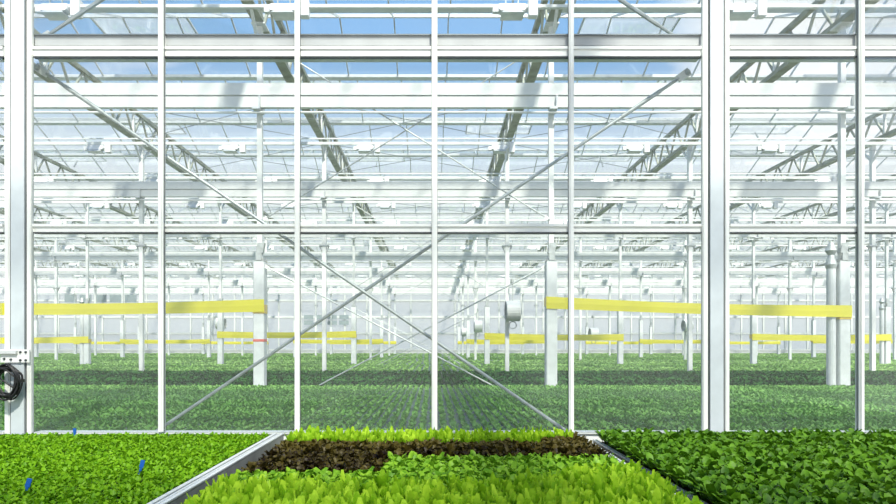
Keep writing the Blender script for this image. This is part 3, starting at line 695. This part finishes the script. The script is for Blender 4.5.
# ------------------------------------------------------------------ crop beyond the glass
ZF = EYE-89*S             # leaf tops
beds = [(4.82, ROWS[0]*D0-0.22, 0.095, 'field', 'gully', 'field', 1.0), (ROWS[0]*D0+0.22, ROWS[1]*D0-0.2, 0.15, 'field_dark', 'darktop', 'field', 1.7)]
for k in range(1, 6): beds.append((ROWS[k]*D0+0.2, ROWS[k+1]*D0-0.2, (0.22, 0.3, 0.36, 0.42, 0.5)[k-1], 'field_far', 'gully', 'field', (2.0, 2.6, 3.0, 3.6, 4.2)[k-1]))
beds.append((ROWS[6]*D0+0.2, yb-0.6, 0.5, 'field_far', 'gully', 'field', 4.2))
for k, (y0, y1, sp, mat, top, kind, sc) in enumerate(beds):
    hw = min(45.5, (470*(y1/D0)+210)*S)
    zt_ = ZF-0.085*min(sc, 1.6)
    e = thing('field_table', 'wide flat growing table across the hall, %s behind the glass wall' % ORD[k], 'table', (0, (y0+y1)/2, 0),
              [('table_top', MB().box(-hw, hw, y0-(y0+y1)/2, y1-(y0+y1)/2, zt_-0.08, zt_).mesh('table_top', top)),
               ('edge_rail', MB().box(-hw, hw, y0-(y0+y1)/2-0.03, y0-(y0+y1)/2, zt_-0.09, zt_).mesh('edge_rail', 'alu'))] +
              [('leg', MB().box(x-0.03, x+0.03, yy-0.03, yy+0.03, 0, zt_-0.08).mesh('leg', 'galv')) for x in np.arange(-hw+0.5, hw, 5.0)[:12] for yy in (y0-(y0+y1)/2+0.3, y1-(y0+y1)/2-0.3)], 'growing tables beyond the glass')
    pts = []
    ny = int((y1-y0)/sp); 
    for j in range(ny):
        y = y0+(j+0.5)*(y1-y0)/ny; lim = min(hw, (462*(y/D0)+(190 if k < 3 else 60))*S); nx = int(2*lim/sp)
        n0 = int(-lim/sp)
        for i in range(n0, -n0+1):
            jt = 0.12 if k == 0 else 0.3
            pts.append((i*sp+random.uniform(-jt,jt)*sp*0.6, y+random.uniform(-jt,jt)*sp, zt_))
    if k == 0:
        near = [p for p in pts if -12 < 433+p[0]/S/(p[1]/D0) < 908][:300]
        ns = set(near); rest = [p for p in pts if p not in ns]
        individuals('young_lettuce', plantset('field', mat, 6), near, 'small soft green lettuce in the first rows just behind the glass wall', 'lettuce', 'young lettuces in the first rows behind the glass', .9, 1.1)
        pts = rest
    o = obj('lettuce_field', scatter_mesh('lettuce_field', mat, kind, pts, .9*sc, 1.1*sc, zs=(1.0 if sc < 1.8 else 1.6/sc)))
    tag(o, ('field of soft green lettuce in rows filling the nearest table behind the glass' if k == 0 else 'dark green strip of crop on the second table behind the glass' if k == 1 else 'pale green crop covering the %s table behind the glass' % ORD[k]), 'crop', kind='stuff')

# ------------------------------------------------------------------ sky and sun
w = bpy.data.worlds.new('sky'); SC.world = w; w.use_nodes = True
nt = w.node_tree; nt.nodes.clear()
out = nt.nodes.new('ShaderNodeOutputWorld'); bg = nt.nodes.new('ShaderNodeBackground'); nt.links.new(bg.outputs[0], out.inputs[0])
tc = nt.nodes.new('ShaderNodeTexCoord'); sx = nt.nodes.new('ShaderNodeSeparateXYZ'); nt.links.new(tc.outputs['Generated'], sx.inputs[0])
rp = nt.nodes.new('ShaderNodeValToRGB'); nt.links.new(sx.outputs['Z'], rp.inputs['Fac'])
cr = rp.color_ramp
cr.elements[0].position = 0.0; cr.elements[0].color = (0.95, 0.95, 0.93, 1)
cr.elements[1].position = 1.0; cr.elements[1].color = (0.10, 0.26, 0.66, 1)
for p_, c_ in ((0.22, (0.90, 0.92, 0.92)), (0.30, (0.68, 0.79, 0.90)), (0.36, (0.46, 0.63, 0.86)), (0.42, (0.29, 0.52, 0.84)), (0.52, (0.22, 0.46, 0.82))):
    el = cr.elements.new(p_); el.color = (*c_, 1)
mp = nt.nodes.new('ShaderNodeMapping'); mp.inputs['Scale'].default_value = (2.2, 2.2, 6.0); nt.links.new(tc.outputs['Generated'], mp.inputs['Vector'])
nz = nt.nodes.new('ShaderNodeTexNoise'); nz.inputs['Scale'].default_value = 1.6; nz.inputs['Detail'].default_value = 6; nt.links.new(mp.outputs[0], nz.inputs['Vector'])
vm = nt.nodes.new('ShaderNodeVectorMath'); vm.operation = 'DISTANCE'; vm.inputs[1].default_value = (0.52, 0.75, 0.40); nt.links.new(tc.outputs['Generated'], vm.inputs[0])
m1 = nt.nodes.new('ShaderNodeMapRange'); m1.inputs[1].default_value = 0.08; m1.inputs[2].default_value = 0.30; m1.inputs[3].default_value = 0.40; m1.inputs[4].default_value = -0.10
nt.links.new(vm.outputs['Value'], m1.inputs[0])
ad = nt.nodes.new('ShaderNodeMath'); ad.operation = 'ADD'; nt.links.new(nz.outputs['Fac'], ad.inputs[0]); nt.links.new(m1.outputs[0], ad.inputs[1])
m2 = nt.nodes.new('ShaderNodeMapRange'); m2.inputs[1].default_value = 0.55; m2.inputs[2].default_value = 0.75; nt.links.new(ad.outputs[0], m2.inputs[0])
mx = nt.nodes.new('ShaderNodeMix'); mx.data_type = 'RGBA'; nt.links.new(m2.outputs[0], mx.inputs[0]); nt.links.new(rp.outputs[0], mx.inputs[6]); mx.inputs[7].default_value = (1.15, 1.15, 1.15, 1)
nt.links.new(mx.outputs[2], bg.inputs['Color']); bg.inputs['Strength'].default_value = 1.0
sl = bpy.data.lights.new('sun', 'SUN'); sl.energy = 5.6; sl.angle = math.radians(4.0); sl.color = (1.0, 0.96, 0.85)
so = bpy.data.objects.new('sun', sl); COL.objects.link(so)
from mathutils import Vector
so.rotation_euler = Vector((-0.20, 0.62, -0.76)).to_track_quat('-Z', 'Y').to_euler()
so.location = (10, -10, 20)

# ------------------------------------------------------------------ camera
cd = bpy.data.cameras.new('camera'); cam = bpy.data.objects.new('camera', cd); COL.objects.link(cam)
cam.location = (0, 0, EYE); cam.rotation_euler = (math.pi/2, 0, 0)
cd.sensor_width = 36; cd.sensor_fit = 'HORIZONTAL'; cd.lens = 600/896*36
cd.shift_x = (448-433)/896; cd.shift_y = (345-252)/896; cd.clip_end = 300; cd.clip_start = 0.05
SC.camera = cam
SC.view_settings.view_transform = 'Standard'; SC.view_settings.look = 'None'; SC.view_settings.gamma = 1; SC.view_settings.use_curve_mapping = False
SC.view_settings.exposure = 0.25
cy = SC.cycles
cy.transparent_max_bounces = 40; cy.max_bounces = 8; cy.diffuse_bounces = 4; cy.glossy_bounces = 3; cy.transmission_bounces = 4
cy.caustics_reflective = False; cy.caustics_refractive = False
